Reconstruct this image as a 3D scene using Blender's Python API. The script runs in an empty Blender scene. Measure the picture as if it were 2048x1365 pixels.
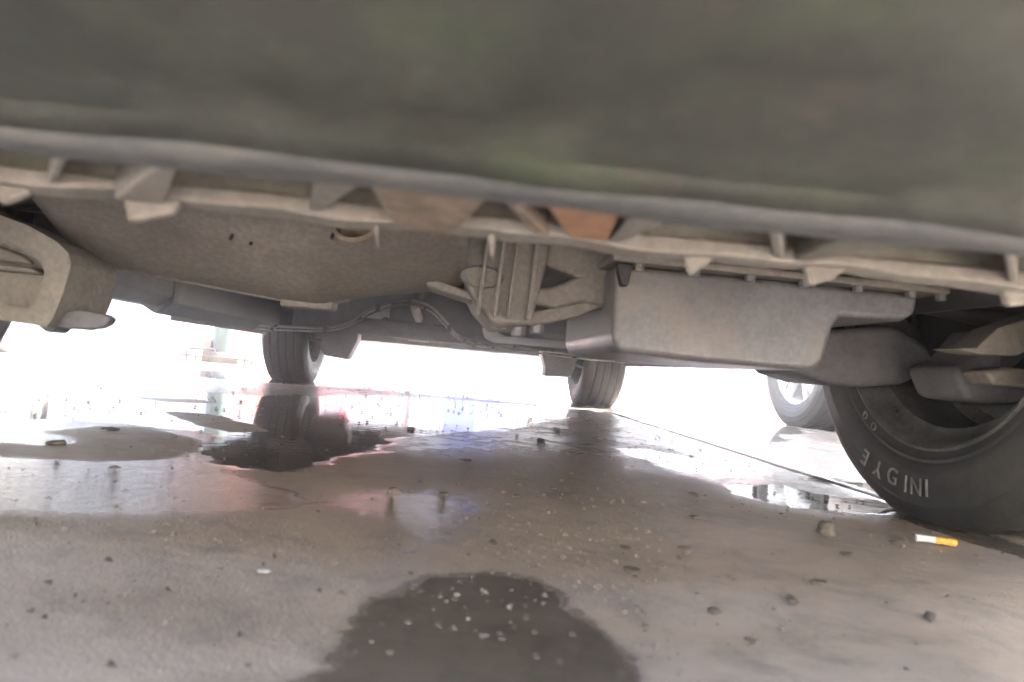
import bpy, bmesh, math, random
import numpy as np
from mathutils import Vector, Matrix
random.seed(7)
scn = bpy.context.scene
COL = scn.collection
R_ = math.radians

# ------------------------------------------------------------------ camera
CAM = Vector((0.0257, -0.843, 0.1422))
YAW, PITCH, ROLL, FPX = 0.0809, 0.0389, 0.0872, 1402.0
fw = Vector((math.sin(YAW)*math.cos(PITCH), math.cos(YAW)*math.cos(PITCH), math.sin(PITCH)))
rt = Vector((math.cos(YAW), -math.sin(YAW), 0)); up = rt.cross(fw)
rr = rt*math.cos(ROLL)+up*math.sin(ROLL); uu = up*math.cos(ROLL)-rt*math.sin(ROLL)
cd = bpy.data.cameras.new('camera'); cam = bpy.data.objects.new('camera', cd); COL.objects.link(cam)
M4 = Matrix((rr, uu, -fw)).transposed().to_4x4(); M4.translation = CAM
cam.matrix_world = M4
cd.sensor_width = 36; cd.lens = FPX/2048*36; cd.clip_start = 0.01; cd.clip_end = 3000
cd.dof.use_dof = True; cd.dof.focus_distance = 1.9; cd.dof.aperture_fstop = 9.0
scn.camera = cam
scn.render.engine = 'CYCLES'; scn.cycles.volume_bounces = 3; scn.cycles.max_bounces = 12; scn.cycles.diffuse_bounces = 6

# ------------------------------------------------------------------ sky, sun, exposure
SUN_EL, SUN_AZ = R_(45), R_(61)          # azimuth from +Y towards +X: the sun stands behind the car
w = bpy.data.worlds.new('World'); scn.world = w; w.use_nodes = True
nt = w.node_tree; bg = nt.nodes['Background']
sky = nt.nodes.new('ShaderNodeTexSky'); sky.sky_type = 'NISHITA'; sky.sun_disc = False
sky.sun_elevation = SUN_EL; sky.sun_rotation = SUN_AZ; sky.dust_density = 1.5; sky.air_density = 1.0
nt.links.new(sky.outputs[0], bg.inputs[0]); bg.inputs[1].default_value = 0.10
sd = bpy.data.lights.new('sun', 'SUN'); sd.energy = 5.0; sd.angle = R_(0.5); sd.color = (1, .95, .88)
so = bpy.data.objects.new('sun', sd); COL.objects.link(so)
sv = Vector((math.sin(SUN_AZ)*math.cos(SUN_EL), math.cos(SUN_AZ)*math.cos(SUN_EL), math.sin(SUN_EL)))
so.rotation_euler = sv.to_track_quat('Z', 'Y').to_euler(); so.location = sv*40
scn.view_settings.view_transform = 'Standard'; scn.view_settings.look = 'None'
scn.view_settings.exposure = 4.55; scn.view_settings.gamma = 1.0
scn.view_settings.use_curve_mapping = False
scn.view_settings.use_white_balance = True; scn.view_settings.white_balance_temperature = 6550; scn.view_settings.white_balance_tint = 8

# ------------------------------------------------------------------ helpers
class MB:
    def __init__(s): s.v = []; s.f = []
    def add(s, vs, fs):
        n = len(s.v); s.v += [tuple(map(float, v)) for v in vs]; s.f += [tuple(i+n for i in f) for f in fs]; return s
    def box(s, x0, x1, y0, y1, z0, z1):
        return s.add([(x, y, z) for z in (z0, z1) for y in (y0, y1) for x in (x0, x1)],
                     [(0,2,3,1),(4,5,7,6),(0,1,5,4),(2,6,7,3),(0,4,6,2),(1,3,7,5)])
    def prism_y(s, poly, y0, y1):           # polygon of (x,z) extruded along y
        n = len(poly)
        return s.add([(x, y0, z) for x, z in poly]+[(x, y1, z) for x, z in poly],
                     [tuple(range(n)), tuple(range(2*n-1, n-1, -1))]+[(i, i+n, (i+1) % n+n, (i+1) % n) for i in range(n)])
    def prism_z(s, poly, z0, z1):
        n = len(poly)
        return s.add([(x, y, z0) for x, y in poly]+[(x, y, z1) for x, y in poly],
                     [tuple(range(n-1, -1, -1)), tuple(range(n, 2*n))]+[(i, (i+1) % n, (i+1) % n+n, i+n) for i in range(n)])
    def hexa(s, a, b):                      # two quads of 4 points
        return s.add(a+b, [(3,2,1,0),(4,5,6,7)]+[(i, (i+1) % 4, (i+1) % 4+4, i+4) for i in range(4)])
    def tube(s, pts, r, n=10, cap=True):
        P = [Vector(p) for p in pts]; rings = []
        for i, p in enumerate(P):
            d = (P[min(i+1, len(P)-1)]-P[max(i-1, 0)]).normalized()
            a = d.orthogonal().normalized() if i == 0 else (prev-d*prev.dot(d)).normalized()
            prev = a; b = d.cross(a); rad = r[i] if isinstance(r, (list, tuple)) else r
            rings.append([p+a*rad*math.cos(t*2*math.pi/n)+b*rad*math.sin(t*2*math.pi/n) for t in range(n)])
        vs = [v for q in rings for v in q]; fs = []
        for i in range(len(P)-1):
            for t in range(n): fs.append((i*n+t, i*n+(t+1) % n, (i+1)*n+(t+1) % n, (i+1)*n+t))
        if cap: fs += [tuple(range(n-1, -1, -1)), tuple(range((len(P)-1)*n, len(P)*n))]
        return s.add(vs, fs)
    def lathe_x(s, prof, n=64, c=(0, 0, 0), mod=None, closed=False):   # prof of (x, r) round the x axis
        k = len(prof); vs = []
        for t in range(n):
            a = 2*math.pi*t/n
            for j, (x, r) in enumerate(prof):
                q = r+(mod(j, t) if mod else 0)
                vs.append((c[0]+x, c[1]+q*math.cos(a), c[2]+q*math.sin(a)))
        fs = []
        for t in range(n):
            u = (t+1) % n
            for j in range(k if closed else k-1):
                m = (j+1) % k
                fs.append((t*k+j, t*k+m, u*k+m, u*k+j))
        return s.add(vs, fs)
    def cyl(s, a, b, r, n=16): return s.tube([a, b], r, n)
    def build(s, name, mat, parent=None, bevel=0, smooth=True, seg=2, ang=40, solid=0):
        me = bpy.data.meshes.new(name); me.from_pydata(s.v, [], s.f); me.validate()
        bm = bmesh.new(); bm.from_mesh(me); bmesh.ops.recalc_face_normals(bm, faces=bm.faces); bm.to_mesh(me); bm.free()
        me.materials.append(mat)
        o = bpy.data.objects.new(name, me); COL.objects.link(o); o.parent = parent
        if solid:
            m = o.modifiers.new('solid', 'SOLIDIFY'); m.thickness = solid; m.offset = -1
        if bevel:
            m = o.modifiers.new('bevel', 'BEVEL'); m.width = bevel; m.segments = seg; m.limit_method = 'ANGLE'; m.angle_limit = R_(30)
        if smooth:
            me.set_sharp_from_angle(angle=R_(ang)) if not bevel else None
            for p in me.polygons: p.use_smooth = True
            if bevel:
                m = o.modifiers.new('wn', 'WEIGHTED_NORMAL'); m.keep_sharp = True
        return o

def thing(name, label, cat, loc=(0, 0, 0), rz=0, group=None, kind=None):
    o = bpy.data.objects.new(name, None); COL.objects.link(o); o.location = loc; o.rotation_euler = (0, 0, rz)
    o.empty_display_size = .2
    return tag(o, label, cat, group, kind)
def tag(o, label=None, cat=None, group=None, kind=None):
    for k, v in (('label', label), ('category', cat), ('group', group), ('kind', kind)):
        if v: o[k] = v
    return o
def copy_tree(o, parent=None):
    c = o.copy(); COL.objects.link(c); c.parent = parent
    for ch in list(o.children): copy_tree(ch, c)
    return c

# ------------------------------------------------------------------ materials
def nodes(name):
    m = bpy.data.materials.new(name); m.use_nodes = True
    t = m.node_tree; return m, t, t.nodes['Principled BSDF'], (lambda k, **kw: mk(t, k, **kw)), t.links.new
def mk(t, k, **kw):
    n = t.nodes.new('ShaderNode'+k)
    for a, b in kw.items(): setattr(n, a, b)
    return n
def noise(t, vec, scale, detail=5, rough=.6):
    n = mk(t, 'TexNoise'); n.inputs['Scale'].default_value = scale; n.inputs['Detail'].default_value = detail
    n.inputs['Roughness'].default_value = rough; t.links.new(vec, n.inputs['Vector']); return n.outputs['Fac']
def ramp(t, fac, stops):
    n = mk(t, 'ValToRGB'); e = n.color_ramp.elements
    while len(e) < len(stops): e.new(.5)
    for q, (p, c) in zip(e, stops):
        q.position = p; q.color = (c[0], c[1], c[2], 1) if hasattr(c, '__len__') else (c, c, c, 1)
    t.links.new(fac, n.inputs[0]); return n.outputs[0]
def mixc(t, fac, a, b, mode='MIX'):
    n = mk(t, 'MixRGB'); n.blend_type = mode
    for i, v in ((0, fac), (1, a), (2, b)):
        if hasattr(v, 'links'): t.links.new(v, n.inputs[i])
        elif hasattr(v, '__len__'): n.inputs[i].default_value = (*v, 1)
        else: n.inputs[i].default_value = v
    return n.outputs[0]
def math_(t, op, a, b=0.0):
    n = mk(t, 'Math'); n.operation = op
    for i, v in ((0, a), (1, b)):
        if hasattr(v, 'links'): t.links.new(v, n.inputs[i])
        else: n.inputs[i].default_value = v
    return n.outputs[0]
def bump(t, h, strength, dist, bs, prev=None):
    n = mk(t, 'Bump'); n.inputs['Strength'].default_value = strength; n.inputs['Distance'].default_value = dist
    t.links.new(h, n.inputs['Height'])
    if prev: t.links.new(prev, n.inputs['Normal'])
    if bs: t.links.new(n.outputs[0], bs.inputs['Normal'])
    return n.outputs[0]
def worn(name, c0, c1, scale=18, rough=(.5, .8), metal=0.0, bmp=.25, extra=None, fine=160, spec=.4):
    """two-tone dusty surface with fine grain"""
    m, t, bs, N, L = nodes(name)
    co = mk(t, 'TexCoord').outputs['Object']
    a = noise(t, co, scale); b = noise(t, co, fine, 3)
    f = ramp(t, a, [(.36, 0), (.64, 1)])
    c = mixc(t, f, c0, c1)
    g = ramp(t, b, [(.35, .82), (.7, 1.12)])
    c = mixc(t, 1.0, c, g, 'MULTIPLY')
    if extra:
        for (sc, lo, hi, colr, amt, off) in extra:
            mp = mk(t, 'Mapping'); mp.inputs['Location'].default_value = (off, off*1.7, off*.3); L(co, mp.inputs[0])
            q = ramp(t, noise(t, mp.outputs[0], sc, 4), [(lo, 0), (hi, amt)])
            c = mixc(t, q, c, colr)
    L(c, bs.inputs['Base Color'])
    rg = ramp(t, a, [(.3, rough[0]), (.7, rough[1])]); L(rg, bs.inputs['Roughness'])
    bs.inputs['Metallic'].default_value = metal; bs.inputs['Specular IOR Level'].default_value = spec
    if bmp: bump(t, b, bmp, .002, bs)
    return m
def plain(name, c, rough=.5, metal=0.0, coat=0.0):
    return worn(name, tuple(x*.93 for x in c), tuple(min(1, x*1.05) for x in c), 6, (rough*.9, rough*1.1), metal, .04)

M = {}
M['bumper'] = worn('bumper_plastic', (.033, .0345, .028), (.053, .0555, .046), 11, (.55, .85), extra=[(22, .58, .70, (.055, .068, .038), .45, 3.), (30, .62, .76, (.11, .078, .07), .5, 9.), (6, .48, .68, (.022, .023, .020), .85, 5.)])  # stains, plus broad dark patches: shade put into the colour
M['dust'] = worn('dusty_plastic', (.17, .152, .130), (.235, .215, .187), 12, (.7, .9), extra=[(25, .56, .72, (.13, .11, .09), .7, 2.)])
M['lip'] = worn('scuffed_lip_plastic', (.072, .074, .073), (.098, .098, .094), 30, (.5, .8), extra=[(18, .55, .7, (.12, .115, .10), .6, 3.)])
M['olive'] = worn('olive_painted_shade_plastic', (.10, .095, .075), (.17, .155, .125), 16, (.6, .85))  # darker than the ribs: recess shade put into the colour
M['rust'] = worn('rusty_plastic', (.26, .13, .07), (.34, .19, .11), 60, (.7, .9))
M['brown'] = worn('muddy_plastic', (.15, .11, .08), (.22, .175, .13), 40, (.7, .9))
M['alloy'] = worn('dusty_cast_alloy', (.15, .136, .122), (.21, .192, .172), 10, (.5, .75), .15, extra=[(14, .55, .72, (.11, .095, .085), .6, 4.)])
M['pan'] = worn('grey_painted_steel', (.13, .13, .137), (.17, .17, .174), 8, (.35, .5), .25, .08, extra=[(7, .52, .68, (.19, .165, .14), .7, 1.)])
M['dark'] = worn('glare_lifted_underseal', (.095, .095, .108), (.15, .148, .158), 9, (.45, .7), 0, .2, extra=[(6, .55, .7, (.19, .18, .175), .7, 7.)])  # base lightened: the lifted tone of lens glare is in the colour
M['black'] = worn('black_paint', (.02, .02, .022), (.04, .04, .042), 12, (.35, .6), 0, .1)
M['pipe'] = worn('bare_pipe', (.28, .27, .27), (.42, .40, .39), 30, (.25, .4), .8, .05)
M['steel'] = worn('wheel_steel', (.16, .16, .155), (.26, .255, .245), 30, (.25, .45), .7, .06)
M['silver'] = worn('alloy_silver', (.62, .62, .63), (.7, .7, .7), 10, (.25, .35), .6, .02)
M['rubber'] = worn('tyre_rubber', (.026, .026, .027), (.045, .044, .042), 20, (.42, .62), 0, .12, extra=[(5, .52, .7, (.10, .094, .085), .55, 3.)])
M['letter'] = worn('moulded_letter', (.16, .16, .155), (.32, .32, .31), 50, (.4, .6))
M['body_white'] = plain('car_paint_white', (.7, .7, .7), .25)
M['body_red'] = plain('car_paint_red', (.38, .012, .015), .25)
M['body_grey'] = plain('car_paint_grey', (.25, .26, .27), .25, .3)
M['body_orange'] = plain('car_paint_orange', (.42, .06, .003), .28)
M['body_blue'] = plain('car_paint_blue', (.02, .08, .4), .28)
M['glass'] = plain('window_glass', (.02, .025, .03), .05)
M['lamp'] = plain('lamp_lens', (.75, .75, .72), .1)
M['redlamp'] = plain('tail_lens', (.5, .02, .02), .15)
M['plate'] = plain('number_plate', (.75, .74, .7), .4)
M['post'] = worn('pale_green_paint', (.045, .066, .058), (.062, .088, .078), 9, (.4, .6))
M['rawconc'] = worn('rough_concrete', (.26, .24, .22), (.4, .37, .34), 25, (.7, .9), 0, .5)
M['iron'] = worn('rusty_iron', (.06, .04, .03), (.11, .08, .06), 30, (.6, .85), .2, .3)
M['redplastic'] = plain('red_plastic', (.42, .015, .015), .45)
M['blueplastic'] = plain('blue_plastic', (.012, .06, .40), .45)
M['wood'] = worn('plain_wood', (.35, .22, .13), (.5, .35, .22), 8, (.6, .8))
M['wall'] = worn('painted_wall', (.40, .385, .36), (.48, .46, .435), 1.2, (.7, .9))
M['cream'] = worn('bounce_wall_paint', (.62, .54, .43), (.72, .63, .51), 1.2, (.7, .9))
M['clod'] = worn('dried_mud', (.10, .085, .07), (.2, .17, .145), 90, (.7, .95), 0, .6)
M['stone'] = worn('grey_stone', (.11, .092, .075), (.18, .155, .13), 120, (.7, .9), 0, .5)
M['paper'] = plain('white_paper', (.75, .75, .74), .7)
M['filter'] = worn('filter_paper', (.70, .32, .05), (.82, .45, .10), 200, (.7, .9))
m, t, bs, N, L = nodes('clear_water'); bs.inputs['Base Color'].default_value = (1, 1, 1, 1)
bs.inputs['Roughness'].default_value = .01; bs.inputs['IOR'].default_value = 1.33; bs.inputs['Transmission Weight'].default_value = 1.0
M['bubble'] = m
M['asphalt'] = worn('pale_yard_concrete', (.13, .125, .12), (.19, .185, .175), .6, (.6, .85), 0, .3, fine=40)

# ------------------------------------------------------------------ ground
def vnoise(x, y, s, seed):
    rng = np.random.RandomState(seed); G = rng.rand(256, 256)
    X, Y = x*s+500.3, y*s+500.7; ix, iy = np.floor(X).astype(int), np.floor(Y).astype(int); fx, fy = X-ix, Y-iy
    fx = fx*fx*(3-2*fx); fy = fy*fy*(3-2*fy); g = lambda a, b: G[a % 256, b % 256]
    return (g(ix, iy)*(1-fx)+g(ix+1, iy)*fx)*(1-fy)+(g(ix, iy+1)*(1-fx)+g(ix+1, iy+1)*fx)*fy
def fbm(x, y, s, seed): return sum(vnoise(x, y, s*2**k, seed+k)/2**k for k in range(4))/1.875-.5
def sdist(x, y, poly):
    P = np.array(poly); d = np.full(x.shape, 1e9); ins = np.zeros(x.shape, bool)
    for i in range(len(P)):
        a, b = P[i], P[(i+1) % len(P)]; e = b-a
        tt = np.clip(((x-a[0])*e[0]+(y-a[1])*e[1])/(e@e), 0, 1)
        d = np.minimum(d, np.hypot(x-a[0]-tt*e[0], y-a[1]-tt*e[1]))
        c = ((a[1] > y) != (b[1] > y)) & (x < e[0]*(y-a[1])/(e[1]+1e-12)+a[0]); ins ^= c
    return np.where(ins, d, -d)
# standing water (positive) and the dry islands in it (negative): outline, edge softness, ragged amount, depth of wetness
WATER = [
 ([(-3.2,.75),(-1.6,1.1),(-.944,1.199),(-.636,1.253),(-.532,1.286),(-.237,1.838),(.05,1.98),(.45,1.95),(.52,1.65),(.25,1.05),(.12,.75),(-.091,.423),(-.091,.274),(-.104,.1),(-.16,.02),(-.25,.03),(-.30,.14),(-.34,.30),(-.5,.38),(-.62,.30),(-1.6,.2)], .045, .07, 1),
 ([(-1.6,1.95),(-.9,2.05),(-.3,2.25),(.2,2.15),(.62,2.2),(.66,3.3),(-.2,3.4),(-1.1,3.1)], .05, .14, .9),
 ([(.69,1.0),(.74,.8),(1.0,1.15),(1.5,1.95),(1.7,2.8),(1.6,4.6),(.8,4.4),(.69,2.2)], .03, .1, .95),
 ([(.369,.591),(.471,.62),(.60,.40),(.58,.34),(.47,.26),(.403,.30)], .02, .05, .75),
 ([(.425,.094),(.441,.168),(.556,.225),(.58,.155),(.70,.137),(.66,.07),(.595,.012),(.535,.001),(.453,.018)], .006, .02, .9),
 ([(.60,.04),(.668,.05),(.668,-.42),(.61,-.3),(.585,-.12)], .015, .02, .6),
 ([(.62,.30),(.68,.36),(.8,.34),(.9,.2),(.72,.18)], .008, .02, .7),
 ([(.016,-.362),(.072,-.338),(.103,-.349),(.119,-.399),(.131,-.469),(.138,-.55),(.10,-.75),(-.1,-.75),(-.075,-.57),(-.02,-.512),(-.017,-.455)], .020, .018, .8),
]
DRY = [
 ([(-.53,.19),(-.508,.294),(-.454,.326),(-.382,.26),(-.32,.18),(-.31,.06),(-.352,-.01),(-.412,-.02),(-.55,-.03),(-.7,.02),(-.507,.054),(-.455,.052),(-.444,.098)], .01, .03, 1),
 ([(-.52,.60),(-.445,.61),(-.332,.49),(-.27,.39),(-.321,.352),(-.399,.414),(-.453,.468)], .012, .03, 1),
 ([(-.85,.86),(-.6,.96),(-.5,.9),(-.6,.80)], .015, .05, .8),
]
DAMP = [
 ([(-.12,-.16),(-.043,-.02),(.06,-.045),(.075,-.118),(.045,-.217),(.025,-.318),(.0,-.42),(-.03,-.35),(-.006,-.262),(-.06,-.202)], .045, .85),
 ([(-1.6,.5),(-.7,.35),(-.3,.3),(-.2,.1),(-.2,-.02),(-.08,-.16),(-.14,-.22),(-.22,-.26),(-.35,-.30),(-1.6,-.25)], .04, 1.0),
 ([(-.3,.4),(.6,.4),(.65,1.8),(-.3,1.8)], .1, .8),
 ([(.35,.6),(.7,.6),(.72,0),(.42,-.03),(.36,.3)], .08, .9),
]
def wetness(x, y):
    wv = np.zeros(x.shape)
    for poly, soft, rag, val in WATER:
        s = sdist(x, y, poly)+fbm(x, y, 9, 3)*rag*1.4+fbm(x, y, 30, 11)*rag*.5
        k = np.clip((s+soft)/(2*soft), 0, 1); wv = np.maximum(wv, val*k*k*(3-2*k))
    for poly, soft, rag, val in DRY:
        s = sdist(x, y, poly)+fbm(x, y, 9, 23)*rag*1.4+fbm(x, y, 30, 31)*rag*.5
        k = np.clip((s+soft)/(2*soft), 0, 1); wv = wv*(1-val*k*k*(3-2*k))
    return wv
def dampness(x, y):
    d = np.clip((y+.05)/.5, 0, 1)*.75+.12
    d = d*np.clip((6-y)/3, .2, 1)
    for poly, soft, val in DAMP:
        s = sdist(x, y, poly)+fbm(x, y, 9, 51)*soft; k = np.clip((s+soft)/(2*soft), 0, 1); d = np.maximum(d, val*k*k*(3-2*k))
    d = d+fbm(x, y, 3.5, 41)*.5+fbm(x, y, 14, 45)*.25
    for poly, soft, rag, val in DRY:
        s = sdist(x, y, poly)+fbm(x, y, 9, 23)*rag*1.4+fbm(x, y, 30, 31)*rag*.5
        k = np.clip((s+soft)/(2*soft), 0, 1); d = d*(1-val*k*k*(3-2*k))
    return np.clip(d, 0, 1)

m, t, bs, N, L = nodes('wet_concrete')
co = mk(t, 'TexCoord').outputs['Object']
aw = mk(t, 'Attribute', attribute_name='wet').outputs['Fac']; ad = mk(t, 'Attribute', attribute_name='damp').outputs['Fac']
n1 = noise(t, co, 5, 8, .65); n2 = noise(t, co, 70, 5, .7); n3 = noise(t, co, 420, 3, .6); n4 = noise(t, co, 22, 6, .65)
mp = mk(t, 'Mapping'); mp.inputs['Scale'].default_value = (1.5, 4, 1); mp.inputs['Rotation'].default_value = (0, 0, R_(24)); L(co, mp.inputs[0])
n5 = noise(t, mp.outputs[0], 5, 6, .65); n5.node.inputs['Distortion'].default_value = 1.2              # faint trowel and tyre streaks
dry = mixc(t, ramp(t, n1, [(.35, 0), (.68, 1)]), (.41, .340, .275), (.50, .435, .37))
dry = mixc(t, ramp(t, n5, [(.42, .0), (.66, .42)]), dry, (.32, .26, .21))
dry = mixc(t, ramp(t, n4, [(.52, 0), (.70, .75)]), dry, (.27, .24, .21))
n6 = noise(t, co, 9, 7, .7); n6.node.inputs['Distortion'].default_value = .8
dry = mixc(t, ramp(t, n6, [(.54, 0), (.68, .6)]), dry, (.22, .185, .155))       # smeared mud
dry = mixc(t, ramp(t, n3, [(.64, 0), (.74, .5)]), dry, (.55, .52, .48))
dry = mixc(t, ramp(t, n2, [(.60, 0), (.75, .55)]), dry, (.2, .175, .155))
wf = math_(t, 'ADD', aw, math_(t, 'ADD', math_(t, 'MULTIPLY', math_(t, 'SUBTRACT', n2, .5), .45), math_(t, 'MULTIPLY', math_(t, 'SUBTRACT', n4, .5), .7)))
wm = ramp(t, wf, [(.28, 0), (.62, 1)])
dm = ramp(t, math_(t, 'ADD', ad, math_(t, 'MULTIPLY', math_(t, 'SUBTRACT', n4, .5), .8)), [(.1, 0), (.9, 1)])
cdamp = mixc(t, math_(t, 'MULTIPLY', dm, .55), dry, mixc(t, 1.0, dry, (.5, .48, .47), 'MULTIPLY'))
cw = mixc(t, wm, cdamp, mixc(t, 1.0, dry, (.36, .35, .33), 'MULTIPLY'))
L(cw, bs.inputs['Base Color'])
rdry = mixc(t, dm, (.60, .60, .60), (.17, .17, .17))
L(mixc(t, wm, rdry, (.035, .035, .035)), bs.inputs['Roughness'])
bs.inputs['IOR'].default_value = 1.36
inv = math_(t, 'SUBTRACT', 1.0, wm)
hgt = math_(t, 'MULTIPLY', math_(t, 'ADD', math_(t, 'MULTIPLY', n3, .5), n2), inv)
b1 = bump(t, hgt, .5, .003, None)
mpw = mk(t, 'Mapping'); mpw.inputs['Scale'].default_value = (1, 1.6, 1); L(co, mpw.inputs[0])
rip = math_(t, 'MULTIPLY', noise(t, mpw.outputs[0], 34, 2, .5), wm)
bump(t, rip, .10, .0022, bs, b1)
M['wetconc'] = m

gb = MB().add([(-400, -400, -.04), (400, -400, -.04), (400, 600, -.04), (-400, 600, -.04)], [(0, 1, 2, 3)])
ground = tag(gb.build('ground', M['asphalt'], smooth=False), 'pale sunlit concrete yard running on to the horizon', kind='structure')
XJ = [-5.93, -2.63, .672, 3.97, 7.27]; YJ = [-5.15, -1.55, 2.06, 5.66, 9.26]; GAP = .0048
for i in range(4):
    for j in range(4):
        x0, x1, y0, y1 = XJ[i]+GAP, XJ[i+1]-GAP, YJ[j]+GAP, YJ[j+1]-GAP
        near = (i == 1 and j == 1); mid = (i in (1, 2) and j in (1, 2))
        st = .0115 if near else (.03 if mid else .12)
        nx, ny = int((x1-x0)/st), int((y1-y0)/st)
        X, Y = np.meshgrid(np.linspace(x0, x1, nx+1), np.linspace(y0, y1, ny+1))
        xs, ys = X.ravel(), Y.ravel()
        zs = np.zeros_like(xs)
        wv = wetness(xs, ys)
        zs = fbm(xs, ys, 2.2, 61)*.004*(1-np.clip(wv, 0, 1))-.002        # slabs are not quite flat
        edge = (np.abs(xs-x0) < 1e-6) | (np.abs(xs-x1) < 1e-6) | (np.abs(ys-y0) < 1e-6) | (np.abs(ys-y1) < 1e-6)
        vs = np.stack([xs, ys, zs], 1)
        q = (np.arange(ny)[:, None]*(nx+1)+np.arange(nx)[None, :]).ravel()
        fs = np.stack([q, q+1, q+nx+2, q+nx+1], 1)
        # skirt down into the joint
        ring = list(range(0, nx+1))+[r*(nx+1)+nx for r in range(1, ny+1)]+[ny*(nx+1)+c for c in range(nx-1, -1, -1)]+[r*(nx+1) for r in range(ny-1, 0, -1)]
        base = len(vs); sk = vs[ring].copy(); sk[:, 2] = -.06
        vs = np.vstack([vs, sk]); n = len(ring)
        fs = fs.tolist()+[[ring[k], base+k, base+(k+1) % n, ring[(k+1) % n]] for k in range(n)]
        me = bpy.data.meshes.new('concrete_slab'); me.from_pydata(vs.tolist(), [], fs); me.materials.append(M['wetconc'])
        for nm, arr in (('wet', wv), ('damp', dampness(xs, ys))):
            a = me.attributes.new(nm, 'FLOAT', 'POINT'); a.data.foreach_set('value', np.concatenate([arr, np.zeros(n)]).astype(np.float32))
        me.polygons.foreach_set('use_smooth', np.concatenate([np.ones(nx*ny, bool), np.zeros(n, bool)]))
        o = bpy.data.objects.new('concrete_slab', me); COL.objects.link(o); o.parent = ground

for x in XJ[1:4]: MB().box(x-GAP-.003, x+GAP+.003, YJ[0], YJ[-1], -.05, -.012).build('joint_filler', M['black'], ground, smooth=False)
for y in YJ[1:4]: MB().box(XJ[0], XJ[-1], y-GAP-.003, y+GAP+.003, -.05, -.0135).build('joint_filler', M['black'], ground, smooth=False)
# ------------------------------------------------------------------ wheels
TYRE_R, RIM_R = .302, .205
def tyre_mesh(hw=.0925):
    side = [(.082, .198), (.0875, .203), (.090, .212), (.0935, .217), (.0935, .221), (.0955, .224), (.0985, .238), (.099, .250), (.0995, .252), (.099, .254), (.0965, .268), (.0955, .271), (.0955, .2735), (.093, .275), (.089, .287), (.083, .2955), (.074, .2995)]
    tread = [(.056, .3012), (.054, .2955), (.047, .2955), (.045, .3018), (.022, .302), (.020, .2960), (.012, .2960), (.010, .302)]
    half = side+tread
    prof = [(x, r) for x, r in half]+[(-x, r) for x, r in reversed(half)]
    prof += [(-.082, .196), (.082, .196)]
    k = len(prof)
    sh = {16, 17, k-2-1-16, k-2-1-17}; mid = {20, 21, k-2-1-20, k-2-1-21}
    def mod(j, t):
        if j in sh and t % 4 == 0: return -.003
        if j in mid and (t+2) % 4 == 0: return -.0025
        return 0
    b = MB().lathe_x(prof, 144, mod=mod, closed=True); flat = -(TYRE_R-.009)
    b.v = [(x*(1+max(0, -z-.24)*.9*max(0, 1-(y/.12)**2)), y, max(z, flat)) for x, y, z in b.v]      # loaded: flat contact patch
    return b
def rim_barrel():
    prof = [(-.088, .207), (-.090, .203), (-.084, .195), (-.070, .190), (-.060, .176), (-.02, .172), (.03, .178), (.06, .184), (.075, .19), (.086, .203), (.088, .207), (.082, .207), (.07, .197), (.03, .185), (-.02, .180), (-.055, .184), (-.066, .196), (-.078, .204)]
    return MB().lathe_x(prof, 72, closed=True)
def wheel_proto(style):
    """wheel axis along x, outer face towards +x"""
    b = rim_barrel()
    if style == 'steel':
        b.lathe_x([(.03, .178), (.045, .165), (.05, .12), (.062, .10), (.05, .075), (.045, 0.001)], 48)
        b.lathe_x([(.022, .176), (.037, .163), (.042, .12), (.054, .10), (.042, .075), (.037, 0.001)], 48)
        b.lathe_x([(.045, .034), (.075, .032), (.078, .02), (.078, .001)], 24)
        mat = M['steel']
    else:
        for k in range(5):
            a = k*2*math.pi/5+.3
            for da in (-.16, .16):
                pa, pb = a+da*.45, a+da
                d0 = Vector((0, math.cos(pa), math.sin(pa))); d1 = Vector((0, math.cos(pb), math.sin(pb)))
                e0 = Vector((0, -math.sin(pa), math.cos(pa))); e1 = Vector((0, -math.sin(pb), math.cos(pb))); ex = Vector((1, 0, 0))
                p0 = d0*.045+ex*.07; p1 = d1*.192+ex*.078
                b.hexa([p0-e0*.016, p0+e0*.016, p0+e0*.016-ex*.03, p0-e0*.016-ex*.03], [p1-e1*.013, p1+e1*.013, p1+e1*.013-ex*.022, p1-e1*.013-ex*.022])
        b.lathe_x([(.03, .001), (.03, .055), (.07, .058), (.078, .05), (.08, .03), (.08, .001)], 32)
        mat = M['silver']
    wh = b.build('wheel', mat, ang=35)
    tyre_mesh().build('tyre', M['rubber'], wh, ang=30)
    dr = MB().lathe_x([(-.03, .001), (-.03, .115), (-.012, .118), (.0, .118), (.012, .112), (.012, .001)], 40)
    dr.build('brake_drum', M['black'] if style == 'steel' else M['steel'], wh)
    return wh
def put_wheel(proto, parent, x, y, first):
    wv = proto if first else copy_tree(proto)
    wv.parent = parent; wv.location = (x, y, TYRE_R-.0115); wv.rotation_euler = (0, 0, 0 if x > 0 else math.pi)
    return wv
def glyphs(txt, size, extrude):
    """mesh data of a short text, drawn flat"""
    cu = bpy.data.curves.new('text', 'FONT'); cu.body = txt; cu.size = size; cu.extrude = extrude; cu.align_x = 'CENTER'; cu.align_y = 'CENTER'
    ob = bpy.data.objects.new('text', cu); COL.objects.link(ob)
    dg = bpy.context.evaluated_depsgraph_get(); me = bpy.data.meshes.new_from_object(ob.evaluated_get(dg))
    vs = [v.co.copy() for v in me.vertices]; fs = [tuple(p.vertices) for p in me.polygons]
    bpy.data.objects.remove(ob); bpy.data.curves.remove(cu); bpy.data.meshes.remove(me)
    return vs, fs

W_, T_ = 2.535, 1.43

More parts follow.
